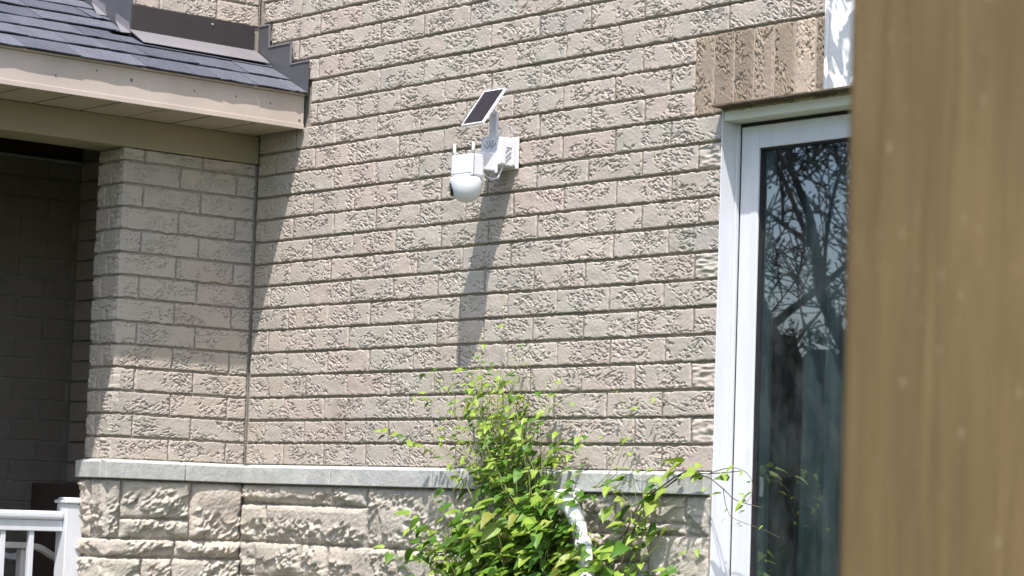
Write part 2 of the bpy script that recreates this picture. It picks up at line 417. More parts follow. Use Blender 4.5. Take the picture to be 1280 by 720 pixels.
# upright lintel bricks over the window
for i in range(7):
    x0 = 2.513+i*.0893
    o = place_brick(x0+.0395, -.001, 13*C+.129, .257, 0, wall, 'brick', 'soldier_pale' if i == 5 else 'soldier', H=.0795)
    o.rotation_quaternion = Quaternion((0, 1, 0), math.pi/2)
    if i == 5: o['label'] = 'paler upright lintel brick'
LJ = MB()
for i in range(1, 7): LJ.box(2.513+i*.0893-.0095, 2.513+i*.0893-.0008, .003, .0134, 13*C, 16*C-.011)
LJ.build('mortar_joint', 'pale_joint', house)['kind'] = 'stuff'
for i in range(7, 15): INFILL.box(2.513+i*.0893, 2.592+i*.0893, 0, .03, 13*C, 16*C-.01)
infill('x', 0.0, -1, 3.86, 6.5, -1.6, 2.9)
infill('x', 0.0, -1, -1.38, -.2, -1.1, 1.32, .05)

# ------------------------------------------------------------------ pier (face x = 0, runs along y; reveal faces -y)
PL, PT = .62, .19
pier = MB().box(-PT+.0095, -.0095, -PL+.0095, .0095, -1.62, 1.2).build('pier', 'mortar', house)
for k in range(0, 14):
    z = k*C; zc = z+.04; H = .079
    if k == 13: H = .044; zc = z+.0225
    B = math.pi/2
    def bY(y0, y1, kind='brick'): place_brick(random.gauss(0, .0008), (y0+y1)/2, zc, y1-y0, B, pier, kind, H=H)
    def rX(x0, x1, kind='brick'): place_brick((x0+x1)/2, -PL+random.gauss(0, .0008), zc, x1-x0, 0, pier, kind, H=H)
    if k % 2 == 1:
        bY(-PL, -PL+.09); bY(-PL+.10, -PL+.357); bY(-PL+.367, -.006)
        rX(-.122, -.0005); rX(-PT, -.132, 'rock')
    else:
        bY(-PL, -PL+.257); bY(-PL+.267, -PL+.524); bY(-PL+.534, -.006)
        rX(-.085, -.0005, 'rock'); rX(-PT, -.095)
# second pier of the porch, out of frame to the left
MB().box(-PT, 0, -2.3, -1.75, -1.62, 1.2).build('pier', 'mortar', house)
infill('y', 0.006, 1, -2.3, -1.75, 0, 1.2); infill('y', 0.006, 1, -2.3, -1.75, -1.6, -.09)
# porch back wall and its end wall
MB().box(-1.6, -1.408, -2.5, .0095, -1.62, 1.60).box(-1.4075, -.2, -2.5, -2.31, -1.62, 1.6).build('porch_wall', 'mortar', house)
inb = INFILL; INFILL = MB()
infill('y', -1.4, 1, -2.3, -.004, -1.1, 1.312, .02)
o = INFILL.build('porch_brick', 'brick_shaded', house); o['kind'] = 'stuff'
INFILL = inb
o = INFILL.build('brick', 'brick', house); o['kind'] = 'stuff'
MB().box(-1.4, -1.365, -2.3, -.002, 1.316, 1.326).build('ledge', 'concrete', house)
MB().box(-1.399, -1.38, -2.3, -.002, 1.327, 1.52).build('frieze_board', 'dark_wood', house)
MB().box(-1.4, -PT-.004, -2.3, -.002, 1.50, 1.53).build('porch_ceiling', 'dark_wood', house)
MB().box(-1.4, .25, -2.4, -.06, -1.61, -1.1).build('porch_floor', 'concrete', house, .01)

# ------------------------------------------------------------------ stone base and sill
SB = {}
base_a = MB().box(.004, 2.640, -.004, .007, -1.62, -.076).build('stone_base', 'mortar', house)
base_b = MB().box(-PT, .004, -PL-.004, -.0045, -1.62, -.076).build('stone_base', 'mortar', house)
def stoneA(x0, x1, z0, z1):
    me = block_mesh('stone', x1-x0, z1-z0, 'stone', 'stone', .0036)
    o = link('stone', me, None, base_a); o.location = ((x0+x1)/2, -.006, (z0+z1)/2)
def stoneB(y0, y1, z0, z1):
    me = block_mesh('stone', y1-y0, z1-z0, 'stone', 'stone', .0036)
    o = link('stone', me, None, base_b); o.location = (.006, (y0+y1)/2, (z0+z1)/2); o.rotation_euler = (0, 0, math.pi/2)
def stoneR(x0, x1, z0, z1):
    me = block_mesh('stone', x1-x0, z1-z0, 'stone', 'stone', .0036)
    o = link('stone', me, None, base_b); o.location = ((x0+x1)/2, -PL-.006, (z0+z1)/2)
for a in [(.020, .625, -.150, -.080), (.632, .835, -.150, -.080), (.020, .182, -.298, -.156), (.190, .838, -.298, -.156), (.846, 1.36, -.296, -.080),
          (1.368, 1.80, -.205, -.080), (1.368, 1.66, -.298, -.212), (1.67, 2.02, -.298, -.212), (1.808, 2.20, -.205, -.080), (2.21, 2.53, -.165, -.080), (2.538, 2.636, -.20, -.080),
          (2.028, 2.36, -.298, -.212), (2.21, 2.53, -.205, -.172), (2.37, 2.636, -.43, -.208),
          (.020, .115, -.43, -.305), (.122, .425, -.43, -.305), (.433, .60, -.43, -.305), (.608, 1.02, -.43, -.303), (1.03, 1.40, -.43, -.305), (1.41, 1.80, -.43, -.305), (1.81, 2.36, -.43, -.305),
          (.020, .5, -.57, -.437), (.51, 1.1, -.57, -.437), (1.11, 1.7, -.57, -.437), (1.71, 2.636, -.57, -.437)]: stoneA(*a)
for a in [(-PL-.012, -.575, -.300, -.080), (-.567, -.258, -.222, -.080), (-.567, -.258, -.300, -.229), (-.250, -.010, -.300, -.080), (-PL-.012, -.322, -.372, -.307), (-.315, -.010, -.372, -.307),
          (-PL-.012, -.47, -.50, -.379), (-.462, -.33, -.50, -.379), (-.322, -.010, -.50, -.379)]: stoneB(*a)
for a in [(-.10, .010, -.300, -.080), (-PT, -.107, -.300, -.080), (-PT, .010, -.372, -.307), (-PT, .010, -.50, -.379)]: stoneR(*a)
sl = MB()
for a0, a1 in ((-.6, 1), ): pass
def sill_piece(axis, a, b, off=0.0):
    prof = [(.004, -.0755), (-.038, -.0755), (-.038, -.012), (.004, -.001)]
    if axis == 'x': return MB().prism(prof, 'x', a, b)
    mb = MB().prism(prof, 'x', a, b); mb.v = [(-v[1], v[0], v[2]) for v in mb.v]; return mb
sill = sill_piece('x', .0395, .63).build('sill', 'sill', house, .003)
for a, b in ((.636, 1.25), (1.256, 1.83), (1.836, 2.35), (2.356, 2.638)): sill_piece('x', a, b).build('sill_stone', 'sill', sill, .003)
sill_piece('y', -PL-.036, -.30).build('sill_stone', 'sill', sill, .003); sill_piece('y', -.294, -.004).build('sill_stone', 'sill', sill, .003)
mb = sill_piece('x', -PT, -.004); mb.v = [(v[0], v[1]-PL, v[2]) for v in mb.v]; mb.build('sill_stone', 'sill', sill, .003)

# ------------------------------------------------------------------ porch roof: beam, soffit, fascia, deck, shingles
EY = -2.4
MB().box(-PT-.002, .012, EY, -.002, 1.2045, 1.318).build('beam', 'painted_shaded', house, .004)
soffit = MB().box(.0125, .31, EY, -.002, 1.326, 1.335).build('soffit', 'gasket', house)
y = -.025
while y > EY:
    y1 = max(y-.2, EY)
    MB().box(.0135, .307, y1+.0065, y, 1.317+random.uniform(0, .0015), 1.3255).build('soffit_panel', 'soffit', soffit); y = y1-.003
fascia = MB().box(.310, .322, EY, -.0085, 1.3175, 1.448).box(.3225, .3265, EY, -.0085, 1.3165, 1.336).build('fascia', 'painted', house, .0012, seg=1)
for yy, zz, r in ((-.03, 1.352, .005), (-.17, 1.40, .0032), (-.33, 1.405, .0032), (-.52, 1.40, .0032), (-.80, 1.405, .006), (-.95, 1.42, .0035), (-1.12, 1.38, .0035)):
    rv = lathe([(r, 0), (r, .002), (r*.5, .004)], 10); rv.v = [(.322+v[2], yy+v[0], zz+v[1]) for v in rv.v]; rv.build('rivet', 'rivet', fascia)
MB().prism([(.305, 1.3365), (.305, 1.440), (-1.6, 2.385), (-1.6, 1.3365)], 'y', EY+.004, EY+.03).build('gable_board', 'painted_shaded', house)
MB().box(.312, .333, EY, -.004, 1.449, 1.457).build('drip_edge', 'painted', fascia, .001, seg=1)
sl_ = .5
deck = MB().prism([(.318, 1.4585), (.318, 1.449), (-.019, 1.615), (-.019, 1.6265)], 'y', -.60, -.003) \
    .prism([(.318, 1.4585), (.318, 1.449), (-1.9, 2.555), (-1.9, 2.5675)], 'y', EY, -.601).build('roof', 'shingle', house)
nrm = Vector((.5, 0, 1)).normalized(); dwn = Vector((1, 0, -.5)).normalized()
for r in range(0, 14):
    xf = .347-.127*r
    y = -.012-random.uniform(0, .3); y = 0.25-.17*(r % 2)-.06*(r % 3)
    while y > -1.75:
        Ln = random.choice((.33, .17, .23, .28)); y0, y1 = y-Ln, y-.003
        y = y0
        lim = -.012 if xf > .03 else -.612
        y1 = min(y1, lim); y0 = max(y0, EY)
        if y1-y0 < .04: continue
        lift = random.uniform(.006, .013) if r else .004
        F = Vector((xf, 0, roofz(xf)+.006)); Bk = F-dwn*.19
        if xf-.16 < -.02 and y1 > -.61: Bk = F-dwn*max(.03, (xf+.012)/dwn.x)
        th = .0045
        mb = MB(); n2 = 4; vs = []
        for i in range(n2+1):
            yy = y0+(y1-y0)*i/n2; e = random.uniform(-.0015, .002)
            lf = lift+e
            vs += [F+Vector((e, yy, 0))+nrm*lf, F+Vector((e, yy, 0))+nrm*(lf+th), Bk+Vector((0, yy, 0))+nrm*th, Bk+Vector((0, yy, 0))+nrm*.0005]
        fs = []
        for i in range(n2):
            a = i*4; b = a+4
            fs += [(a, a+1, b+1, b), (a+1, a+2, b+2, b+1), (a+2, a+3, b+3, b+2), (a+3, a, b, b+3)]
        fs += [(3, 2, 1, 0), tuple(n2*4+j for j in range(4))]
        mb.add(vs, fs).build('shingle', 'shingle', deck)

# upper brick bay above the porch roof, with its flashing
bay = MB().box(-1.9, -.0275, -.59, .0, 1.6, 3.0).build('upper_wall', 'mortar', house)
for k in range(20, 24):
    z = k*C-.012; p = -.60-(.0 if k % 2 else .14)
    while p < -.01:
        q0, q1 = max(p, -.60), min(p+.257, -.012)
        if q1-q0 > .03:
            place_brick(-.020, (q0+q1)/2, z+.04, q1-q0, math.pi/2, bay)
        p += .267
bf = MB().box(-.024, -.0155, -.606, -.030, 1.655, 1.768).build('flashing', 'flash_dark', house, .001, seg=1); bf['label'] = 'dark brown flashing panel under the upper bricks'
MB().tube([(-.0155, -.235, 1.745), (-.010, -.235, 1.744)], .004, 8).build('rivet', 'galv', bf)
ap = MB().prism([(-.0150, 1.668), (-.0150, 1.661), (.050, 1.624), (.090, 1.603), (.091, 1.606), (.052, 1.629)], 'y', -.612, -.02).build('apron_flashing', 'flash_light', house, .0008, seg=1)
gp = MB().prism([(-.021, 1.634), (-.021, 2.2), (-1.6, 2.9), (-1.6, 2.43)], 'y', -.6075, -.596).build('side_flashing', 'flash_grey', house)
for xx in (-.06, -.245, -.43, -.62):          # bent metal corners where shingles meet the side panel
    z0 = roofz(xx)+.020
    MB().add([(xx+.045, -.609, z0-.018), (xx+.045, -.655, z0-.020), (xx-.075, -.609, z0+.048), (xx+.045, -.609, z0-.0155), (xx+.045, -.655, z0-.0175), (xx-.075, -.609, z0+.0505),
              (xx+.03, -.6085, z0+.028), (xx-.07, -.6085, z0+.078)],
             [(0, 1, 2), (3, 5, 4), (0, 3, 4, 1), (1, 4, 5, 2), (3, 6, 7, 5)]).build('step_flashing', 'flash_light', gp)
sf = MB().prism([(-.012, 1.612), (.10, 1.556), (.325, 1.449), (.345, 1.449), (.345, 1.503), (.3475, 1.588), (.2235, 1.588), (.2235, 1.677), (.068, 1.677), (.068, 1.765), (-.012, 1.765)],
                'y', -.012, -.0085).build('flashing', 'flash_grey', house); sf['label'] = 'stepped grey flashing against the main wall'
for a in ((.064, .069, 1.677, 1.768), (.064, .2285, 1.672, 1.6785), (.219, .2275, 1.588, 1.676), (.219, .35, 1.5845, 1.5905), (-.012, .066, 1.764, 1.7695)):
    MB().box(a[0], a[1], -.0155, -.0122, a[2], a[3]).build('flashing_lip', 'flash_light', sf)

# ------------------------------------------------------------------ window
win = MB().box(2.6415, 2.6455, -.003, .125, -.95, 1.164).build('window', 'vinyl', house, .001, seg=1)
MB().box(2.6456, 3.85, .004, .125, 1.127, 1.1625).build('head_frame', 'cream', win, .002) 
lp = MB(); xs_ = [2.64+.06*i for i in range(21)]
for i in range(20): lp.box(xs_[i], xs_[i+1]-.0005, -.050-random.uniform(0, .003), .03, 1.1675-random.uniform(0, .001), 1.1725+random.uniform(-.001, .001))
lp.build('lintel_plate', 'rust', win)
MB().box(2.6457, 2.6515, .062, .078, -.95, 1.126).build('frame', 'vinyl', win, .001, seg=1)
MB().box(2.6500, 3.84, .0805, .084, 1.1165, 1.1268).box(2.6500, 2.6545, .0805, .084, -.94, 1.1164).build('gasket', 'gasket', win)
MB().box(2.6550, 2.7330, .078, .135, -.94, 1.1150).box(2.7331, 3.84, .078, .135, 1.041, 1.1150).build('sash', 'vinyl', win, .003)
MB().box(2.7332, 2.7390, .086, .12, -.94, 1.0408).box(2.7391, 3.84, .086, .12, 1.035, 1.0408).build('gasket', 'gasket', win)
MB().box(2.7395, 3.84, .1000, .1025, -.94, 1.0345).build('pane', 'glass', win)
MB().box(2.7395, 2.772, .108, .122, -.94, 1.0345).build('spacer', 'curtain', win)
MB().box(2.64, 3.86, .125, .22, -.99, -.951).build('window_sill', 'vinyl', win, .002)
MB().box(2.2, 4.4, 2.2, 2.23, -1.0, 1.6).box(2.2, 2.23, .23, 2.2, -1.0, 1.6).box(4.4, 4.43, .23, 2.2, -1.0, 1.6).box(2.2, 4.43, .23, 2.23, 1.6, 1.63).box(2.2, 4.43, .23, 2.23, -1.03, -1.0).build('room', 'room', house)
tr = MB().box(3.117, 3.33, -.030, -.008, 1.170, 2.6).box(3.117, 3.128, -.042, -.0302, 1.170, 2.6).build('trim_panel', 'dappled_shade', house, .002); tr['label'] = 'white vertical trim panel with painted leaf shade, right of the upright lintel bricks'

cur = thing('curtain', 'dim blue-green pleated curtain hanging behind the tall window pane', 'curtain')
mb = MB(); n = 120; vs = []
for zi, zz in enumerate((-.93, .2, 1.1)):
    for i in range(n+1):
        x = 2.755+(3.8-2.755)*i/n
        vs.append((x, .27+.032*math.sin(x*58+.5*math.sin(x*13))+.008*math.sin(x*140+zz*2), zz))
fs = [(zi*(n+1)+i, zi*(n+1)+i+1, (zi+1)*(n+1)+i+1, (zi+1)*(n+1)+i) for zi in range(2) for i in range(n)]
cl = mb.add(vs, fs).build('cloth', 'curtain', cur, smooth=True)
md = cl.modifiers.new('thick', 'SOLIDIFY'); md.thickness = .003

# ------------------------------------------------------------------ security camera and its solar panel
sc = thing('security_camera', 'white wall-mounted outdoor security camera with two short antennas on a square box', 'security camera')
jb = MB().box(1.527, 1.628, -.090, -.010, 1.060, 1.160).build('junction_box', 'white_plastic', sc, .004)
MB().box(1.519, 1.636, -.0098, -.002, 1.053, 1.167).build('back_plate', 'white_plastic', jb, .002)
rb = MB()
for a in (-.9, -.45, 0, .45, .9):
    dx, dz = math.sin(a), math.cos(a)
    p0 = Vector((1.578+dx*.012, -.0905, 1.112+dz*.014)); p1 = Vector((1.578+dx*.042, -.0905, 1.112+dz*.040))
    rb = MB().tube([p0, p1], .0022, 5); rb.build('vent_slot', 'grey_plastic', jb)
for a, zc_ in ((-.6, 1.12), (.4, 1.10), (.2, 1.085)):
    rb = MB().tube([(1.6285, -.05-.012*math.cos(a), zc_-.012), (1.6285, -.035, zc_+.012)], .0025, 5); rb.build('vent_slot', 'grey_plastic', jb)
for a in ((-.082, -.060, 1.066, 1.154), (-.028, -.018, 1.066, 1.154), (-.056, -.032, 1.125, 1.150)): MB().box(1.6281, 1.6314, *a).build('rib', 'white_plastic', jb, .001, seg=1)
MB().box(1.566, 1.618, -.150, -.0905, 1.036, 1.101).build('arm', 'white_plastic', sc, .004)
MB().box(1.560, 1.624, -.095, -.088, 1.030, 1.106).build('arm_flange', 'white_plastic', sc, .002)
body = MB().box(1.506, 1.624, -.206, -.1505, 1.010, 1.088).build('body', 'white_plastic', sc, .006)
MB().box(1.6235, 1.6255, -.199, -.196, 1.012, 1.086).build('seam', 'grey_plastic', body)
for xx, zz in ((1.534, 1.153), (1.621, 1.153), (1.534, 1.067), (1.621, 1.067)): MB().tube([(xx, -.0885, zz), (xx, -.092, zz)], .0028, 8).build('screw', 'grey_plastic', jb)
MB().box(1.508, 1.622, -.2068, -.2061, 1.020, 1.0225).build('seam', 'grey_plastic', body)
MB().box(1.6, 1.6265, -.178, -.158, 1.000, 1.012).build('latch', 'grey_plastic', body, .001, seg=1)
for ax_, ay_ in ((1.5135, -.197), (1.6165, -.196)):
    a = lathe([(.0062, 0), (.0060, .020), (.0052, .040), (.003, .0425)], 12); a.v = [(v[0]+ax_, v[1]+ay_, v[2]+1.087) for v in a.v]; a.build('antenna', 'white_plastic', sc, smooth=True)
hd = lathe([(.046, 1.0095), (.0565, 1.004), (.0575, .990), (.056, .972), (.051, .953), (.041, .936), (.027, .925), (.012, .9205), (.003, .920)], 32)
hd.v = [(v[0]*1.06+1.568, v[1]*.98-.182, v[2]) for v in hd.v]; head = hd.build('camera_head', 'white_plastic', sc, smooth=True)
ln = lathe([(.025, -.010), (.025, .004), (.021, .0045), (.012, .006), (.002, .0068)], 20)
dirn = Vector((-.58, -.80, -.16)).normalized(); q = dirn.to_track_quat('Z', 'Y')
ln.v = [tuple(Vector((1.566, -.180, .972))+dirn*.0535+q @ Vector(v)) for v in ln.v]; ln.build('lens', 'black_glass', head, smooth=True)
MB().tube([(1.585, -.115, 1.036), (1.59, -.11, 1.018), (1.60, -.095, 1.010), (1.61, -.075, 1.016), (1.615, -.06, 1.055)], .0035, 6).build('cable', 'white_plastic', sc, smooth=True)
MB().tube([(1.60, -.07, 1.16), (1.612, -.055, 1.205), (1.622, -.035, 1.20), (1.627, -.02, 1.165)], .003, 6).build('cable', 'white_plastic', sc, smooth=True)

sp = thing('solar_panel', 'small dark solar panel with thin white frame tilted above the security camera', 'solar panel')
pc = Vector((1.609, -.150, 1.2575)); upv = Vector((-.004, .1, .134)).normalized(); xv = Vector((1, 0, 0)); nv = xv.cross(upv); hw, hh = .0575, .084
rot = Matrix((xv, upv, xv.cross(upv))).transposed().to_4x4(); rot.translation = pc
def onpanel(mb): return mb
fr_ = MB().box(-hw, hw, -hh, hh, -.006, 0.0).box(-hw, hw, hh-.0045, hh, .0002, .0030).box(-hw, hw, -hh, -hh+.0045, .0002, .0030).box(-hw, -hw+.0045, -hh+.0046, hh-.0046, .0002, .0030).box(hw-.0045, hw, -hh+.0046, hh-.0046, .0002, .0030)
o = fr_.build('panel_frame', 'white_plastic', sp); o.matrix_world = rot
o = MB().box(-hw+.0047, hw-.0047, -hh+.0047, hh-.0047, .0004, .0018).build('solar_cells', 'solar', sp); o.matrix_world = rot
MB().box(1.552, 1.592, -.076, -.064, 1.161, 1.255).build('bracket', 'white_plastic', sp, .002)
MB().tube([(1.575, -.070, 1.245), (1.588, -.10, 1.255), (1.600, -.134, 1.258)], .010, 10).build('hinge', 'white_plastic', sp, smooth=True)
MB().box(1.540, 1.606, -.085, -.045, 1.1602, 1.168).build('bracket_foot', 'white_plastic', sp, .002)

# ------------------------------------------------------------------ porch railing and chair
ra = thing('porch_railing', 'white porch railing with square balusters and capped post beside the brick pier', 'railing')
po = MB().box(-.237, -.162, -.703, -.628, -1.1, -.178).build('post', 'vinyl', ra, .004)
MB().box(-.245, -.154, -.711, -.620, -.1778, -.166).prism([(-.24, -.1658), (-.159, -.1658), (-.185, -.155), (-.214, -.155)], 'y', -.705, -.626).build('cap', 'vinyl', po, .003)
MB().box(-.229, -.170, EY+.1, -.7035, -.243, -.209).build('handrail', 'vinyl', ra, .012, seg=3)
MB().box(-.216, -.183, EY+.1, -.7035, -.287, -.2435).build('rail', 'vinyl', ra, .003)
MB().box(-.216, -.183, EY+.1, -.7035, -1.02, -.98).build('rail', 'vinyl', ra, .003)
bal = MB().box(-.0105, .0105, -.0105, .0105, -.980, -.287).mesh('baluster', .002)
y = -.832
while y > EY+.15:
    o = link('baluster', bal, 'vinyl', ra); o.location = (-.2, y, 0); y -= .122

ch = thing('garden_chair', 'grey garden chair with curved arm in the dark porch behind the railing', 'chair')
cx, cy = -.62, -.95
MB().box(cx-.24, cx+.22, cy-.24, cy+.24, -.68, -.65).build('seat', 'chair', ch, .012)
def strap(pts, wdt, th):
    mb = MB(); vs = []
    for p in pts:
        p = Vector(p)
        vs += [p+Vector((-wdt/2, 0, -th/2)), p+Vector((wdt/2, 0, -th/2)), p+Vector((wdt/2, 0, th/2)), p+Vector((-wdt/2, 0, th/2))]
    fs = []
    for i in range(len(pts)-1):
        for j in range(4): fs.append((i*4+j, i*4+(j+1) % 4, i*4+4+(j+1) % 4, i*4+4+j))
    e = (len(pts)-1)*4; fs += [(0, 1, 2, 3), (e+3, e+2, e+1, e)]
    return mb.add(vs, fs)
def arm(x, nm='arm'):
    pts = [(x, -1.2, -.345), (x, -.74, -.347), (x, -.69, -.352), (x, -.66, -.363), (x, -.625, -.383), (x, -.59, -.399), (x, -.56, -.406), (x, -.53, -.403), (x, -.50, -.388), (x, -.47, -.365), (x, -.45, -.34)]
    strap(pts, .045, .024).build(nm, 'chair', ch, .004)
arm(cx+.22); arm(cx-.22)
MB().box(cx-.24, cx+.24, -.47, -.44, -.66, -.10).build('backrest', 'dark_wood', ch, .01)
for sx in (-.21, .2):
    for sy in (-1.18, -.735, -.47):
        if sy == -.735: continue
        MB().tube([(cx+sx, sy, -1.1), (cx+sx, sy, -.655)], .018, 8).build('leg', 'chair', ch)
    MB().box(cx+sx-.012, cx+sx+.032, -.762, -.715, -.655, -.36).build('arm_support', 'chair', ch, .006)

# ------------------------------------------------------------------ climbing plant and pipe
pl = thing('climbing_plant', 'leafy green climbing plant growing up the stone base, tendrils reaching the white window frame', 'plant')
def leaf_mesh(L, W, seed, curl):
    rr = random.Random(seed); mb = MB(); n = 7
    prof = [.10, .74, 1.0, .95, .74, .46, .20, 0.0]; ln_ = [-.02, -.05, .16, .36, .56, .75, .89, 1.0]; mid = [0, .08, .2, .37, .56, .75, .89, 1.0]
    vs = []; sk = rr.uniform(-.08, .08)
    for i in range(n+1):
        t = mid[i]; wv = prof[i]*W/2; zz = -curl*L*t*t; up = wv*.38*(1+.25*rr.uniform(-1, 1)); sx = sk*t*t*L
        vs += [(-wv+sx, L*ln_[i], zz+up), (sx, L*t, zz), (wv+sx, L*ln_[i], zz+up)]
    fs = []
    for i in range(n):
        a = i*3; b = a+3
        fs += [(a, a+1, b+1, b), (a+1, a+2, b+2, b+1)]
    me = bpy.data.meshes.new('leaf'); me.from_pydata(vs, [], fs); me.update()
    for p in me.polygons: p.use_smooth = True
    return me
LV = [leaf_mesh(1, random.uniform(.55, .78), i, random.uniform(.05, .4)) for i in range(7)]
LV2 = [m_.copy() for m_ in LV]
LV3 = [m_.copy() for m_ in LV[:3]]
for m_ in LV3: m_.materials.append(M['leaf_old'])
for m_ in LV: m_.materials.append(M['leaf'])
for m_ in LV2: m_.materials.append(M['leaf_lime'])
LEAVES = []                                        # (position, matrix, size, lime)
def leaf_at(p, size, lime, out=None):
    az = random.gauss(-.75, .9) if out is None else out
    d = Vector((math.sin(az)*.9, -abs(math.cos(az)), random.uniform(-.75, .25))).normalized()
    nup = Vector((random.gauss(.15, .35), random.gauss(-.35, .3), 1)).normalized()
    xx = d.cross(nup).normalized(); zz = xx.cross(d)
    mt = Matrix((xx, d, zz)).transposed().to_4x4()
    LEAVES.append((Vector(p), mt, size, lime))
STEMS = []
def grow(p, d, L, n, r0, wob, droop, leafsize, every, lime, start=.15, tangle=1, green=True, keep=None):
    p = Vector(p); d = Vector(d).normalized(); pts = [p.copy()]; st = L/n
    for i in range(n):
        d = (d+Vector((random.gauss(0, wob), random.gauss(0, wob*.6), random.gauss(0, wob)))+Vector((0, 0, -droop*i/n))).normalized()
        p = p+d*st
        if p.y > -.035: p.y = -.035-random.uniform(0, .02)
        pts.append(p.copy())
        if i/n >= start and random.random() < every:
            for sgn in ((-1, 1) if random.random() < .6 else (random.choice((-1, 1)),)):
                if keep and not keep(p): continue
                off = Vector((sgn*leafsize*.35, -random.uniform(0, .4)*leafsize, random.uniform(-.2, .3)*leafsize))
                leaf_at(p+off, leafsize*random.uniform(.65, 1.2), random.random() < lime, random.gauss(-.5+sgn*.8, .5))
    STEMS.append((pts, [max(.0007, r0*(1-.75*i/n)) for i in range(n+1)], green)); return pts
# lower bush: woody shoots fan out of one root
for i in range(125):
    tx = random.triangular(1.45, 2.50, 2.0)
    top = -.10-.20*min(1.4, abs(tx-1.98)/.42)**1.6+random.uniform(-.18, .05)
    y0 = random.uniform(-.30, -.06)
    p0 = Vector((1.9+(tx-1.9)*.55, y0*.8, -.72)); p1 = Vector((tx, y0, top))
    grow(p0, p1-p0, (p1-p0).length*1.06, 12, .0035, .10, .10, random.uniform(.042, .070), .95, .22, .2, green=random.random() < .5)
for i in range(18):                                 # shoots leaning left, thinner foliage
    tx = random.uniform(1.28, 1.60); top = random.uniform(-.34, -.09); y0 = random.uniform(-.16, -.05)
    p0 = Vector((1.62, y0, -.62)); p1 = Vector((tx, y0, top))
    grow(p0, p1-p0, (p1-p0).length*1.05, 11, .0028, .09, .05, random.uniform(.032, .052), .6, .55, .3)
for i in range(52):                                 # the column rising over the sill
    tx = random.gauss(1.69, .105); top = random.triangular(.06, .45, .28)-abs(tx-1.66)*.25; y0 = random.uniform(-.17, -.05)
    p0 = Vector((random.gauss(1.80, .08), y0-.02, -.25)); p1 = Vector((tx, y0, top))
    grow(p0, p1-p0, (p1-p0).length*1.05, 13, .0022, .12, .04, random.uniform(.024, .044), .75, .7, .25)
for i in range(22):
    tx = random.uniform(1.72, 2.12); top = random.uniform(-.02, .12); y0 = random.uniform(-.16, -.05)
    p0 = Vector((1.95, y0-.02, -.25)); p1 = Vector((tx, y0, top))
    grow(p0, p1-p0, (p1-p0).length*1.05, 11, .0022, .12, .04, random.uniform(.026, .046), .6, .6, .25)
for i in range(11):                                 # open shoots right of the pipe
    tx = random.uniform(2.22, 2.58); top = random.uniform(-.32, -.12); y0 = random.uniform(-.14, -.05)
    p0 = Vector((2.12, y0-.03, -.62)); p1 = Vector((tx, y0, top))
    grow(p0, p1-p0, (p1-p0).length*1.05, 11, .0026, .09, .06, random.uniform(.036, .056), .6, .4, .4)
for i in range(26):                                 # bare fine tendrils above
    tx = random.uniform(1.42, 1.98); top = random.uniform(.2, .46)
    p0 = Vector((random.gauss(1.66, .08), -.08, .0)); p1 = Vector((tx, -.05, top))
    grow(p0, p1-p0, (p1-p0).length*1.1, 14, .0014, .16, .12, .02, .25, .9, .35)
for i in range(9):                                  # dry wispy tangle on the bricks right of the column
    tx = random.uniform(2.28, 2.56); p0 = Vector((random.uniform(2.1, 2.25), -.06, -.06)); p1 = Vector((tx, -.04, random.uniform(.0, .13)))
    grow(p0, p1-p0, (p1-p0).length*1.3, 16, .0012, .25, .2, .022, .28, .9, .3)
def vine(pts, r, leaves, size, lime=.8, green=False):
    P = [Vector(p) for p in pts]; out = []
    for i in range(len(P)-1):
        a, b, c, d = P[max(i-1, 0)], P[i], P[i+1], P[min(i+2, len(P)-1)]
        for k in range(5):
            t = k/5; out.append(.5*((2*b)+(c-a)*t+(2*a-5*b+4*c-d)*t*t+(3*b-a-3*c+d)*t**3))
    out.append(P[-1]); STEMS.append((out, [r*(1-.6*i/len(out)) for i in range(len(out))], green))
    for _ in range(leaves):
        i = random.randrange(len(out)//3, len(out)); leaf_at(out[i]+Vector((random.gauss(0, .012), -.01, random.gauss(0, .014))), size*random.uniform(.6, 1.25), random.random() < lime)
vine([(2.30, -.14, -.40), (2.37, -.08, -.136), (2.48, -.075, -.057), (2.59, -.07, -.004), (2.66, -.06, -.009), (2.752, -.055, -.004), (2.83, -.05, .003)], .0034, 9, .045)
vine([(2.33, -.13, -.38), (2.40, -.08, -.14), (2.50, -.07, -.055), (2.60, -.065, -.012), (2.68, -.06, -.02), (2.74, -.05, -.055), (2.80, -.05, -.09), (2.90, -.04, -.11)], .0030, 4, .03)
vine([(2.26, -.13, -.36), (2.38, -.09, -.15), (2.46, -.07, -.08), (2.57, -.06, -.006)], .0028, 5, .05)
vine([(2.69, -.06, -.006), (2.78, -.05, .012), (2.85, -.05, -.01), (2.87, -.05, -.06), (2.84, -.05, -.10)], .0016, 9, .028)
vine([(2.74, -.05, -.055), (2.76, -.05, -.12), (2.80, -.05, -.15), (2.90, -.04, -.175), (2.96, -.02, -.20)], .0013, 5, .02)
vine([(2.28, -.10, -.30), (2.36, -.07, -.20), (2.44, -.06, -.185), (2.55, -.05, -.19)], .0016, 6, .045, .4, True)
for a in ((2.24, -.03, .055), (2.30, -.03, .05), (2.585, .008, .085), (2.44, -.10, .075), (2.33, -.11, .07), (2.27, -.115, .06), (2.47, -.06, .06)):
    for _ in range(2): leaf_at((a[0]+random.gauss(0, .012), -.08+random.gauss(0, .01), a[1]+random.gauss(0, .01)), a[2]*random.uniform(.8, 1.1), random.random() < .45)
for _ in range(26):                                 # leaves lapping over the pipe
    t = random.random(); leaf_at((2.03+.19*t+random.gauss(0, .035), -.20+random.gauss(0, .02), -.085-.30*t+random.gauss(0, .03)), random.uniform(.04, .065), random.random() < .25)
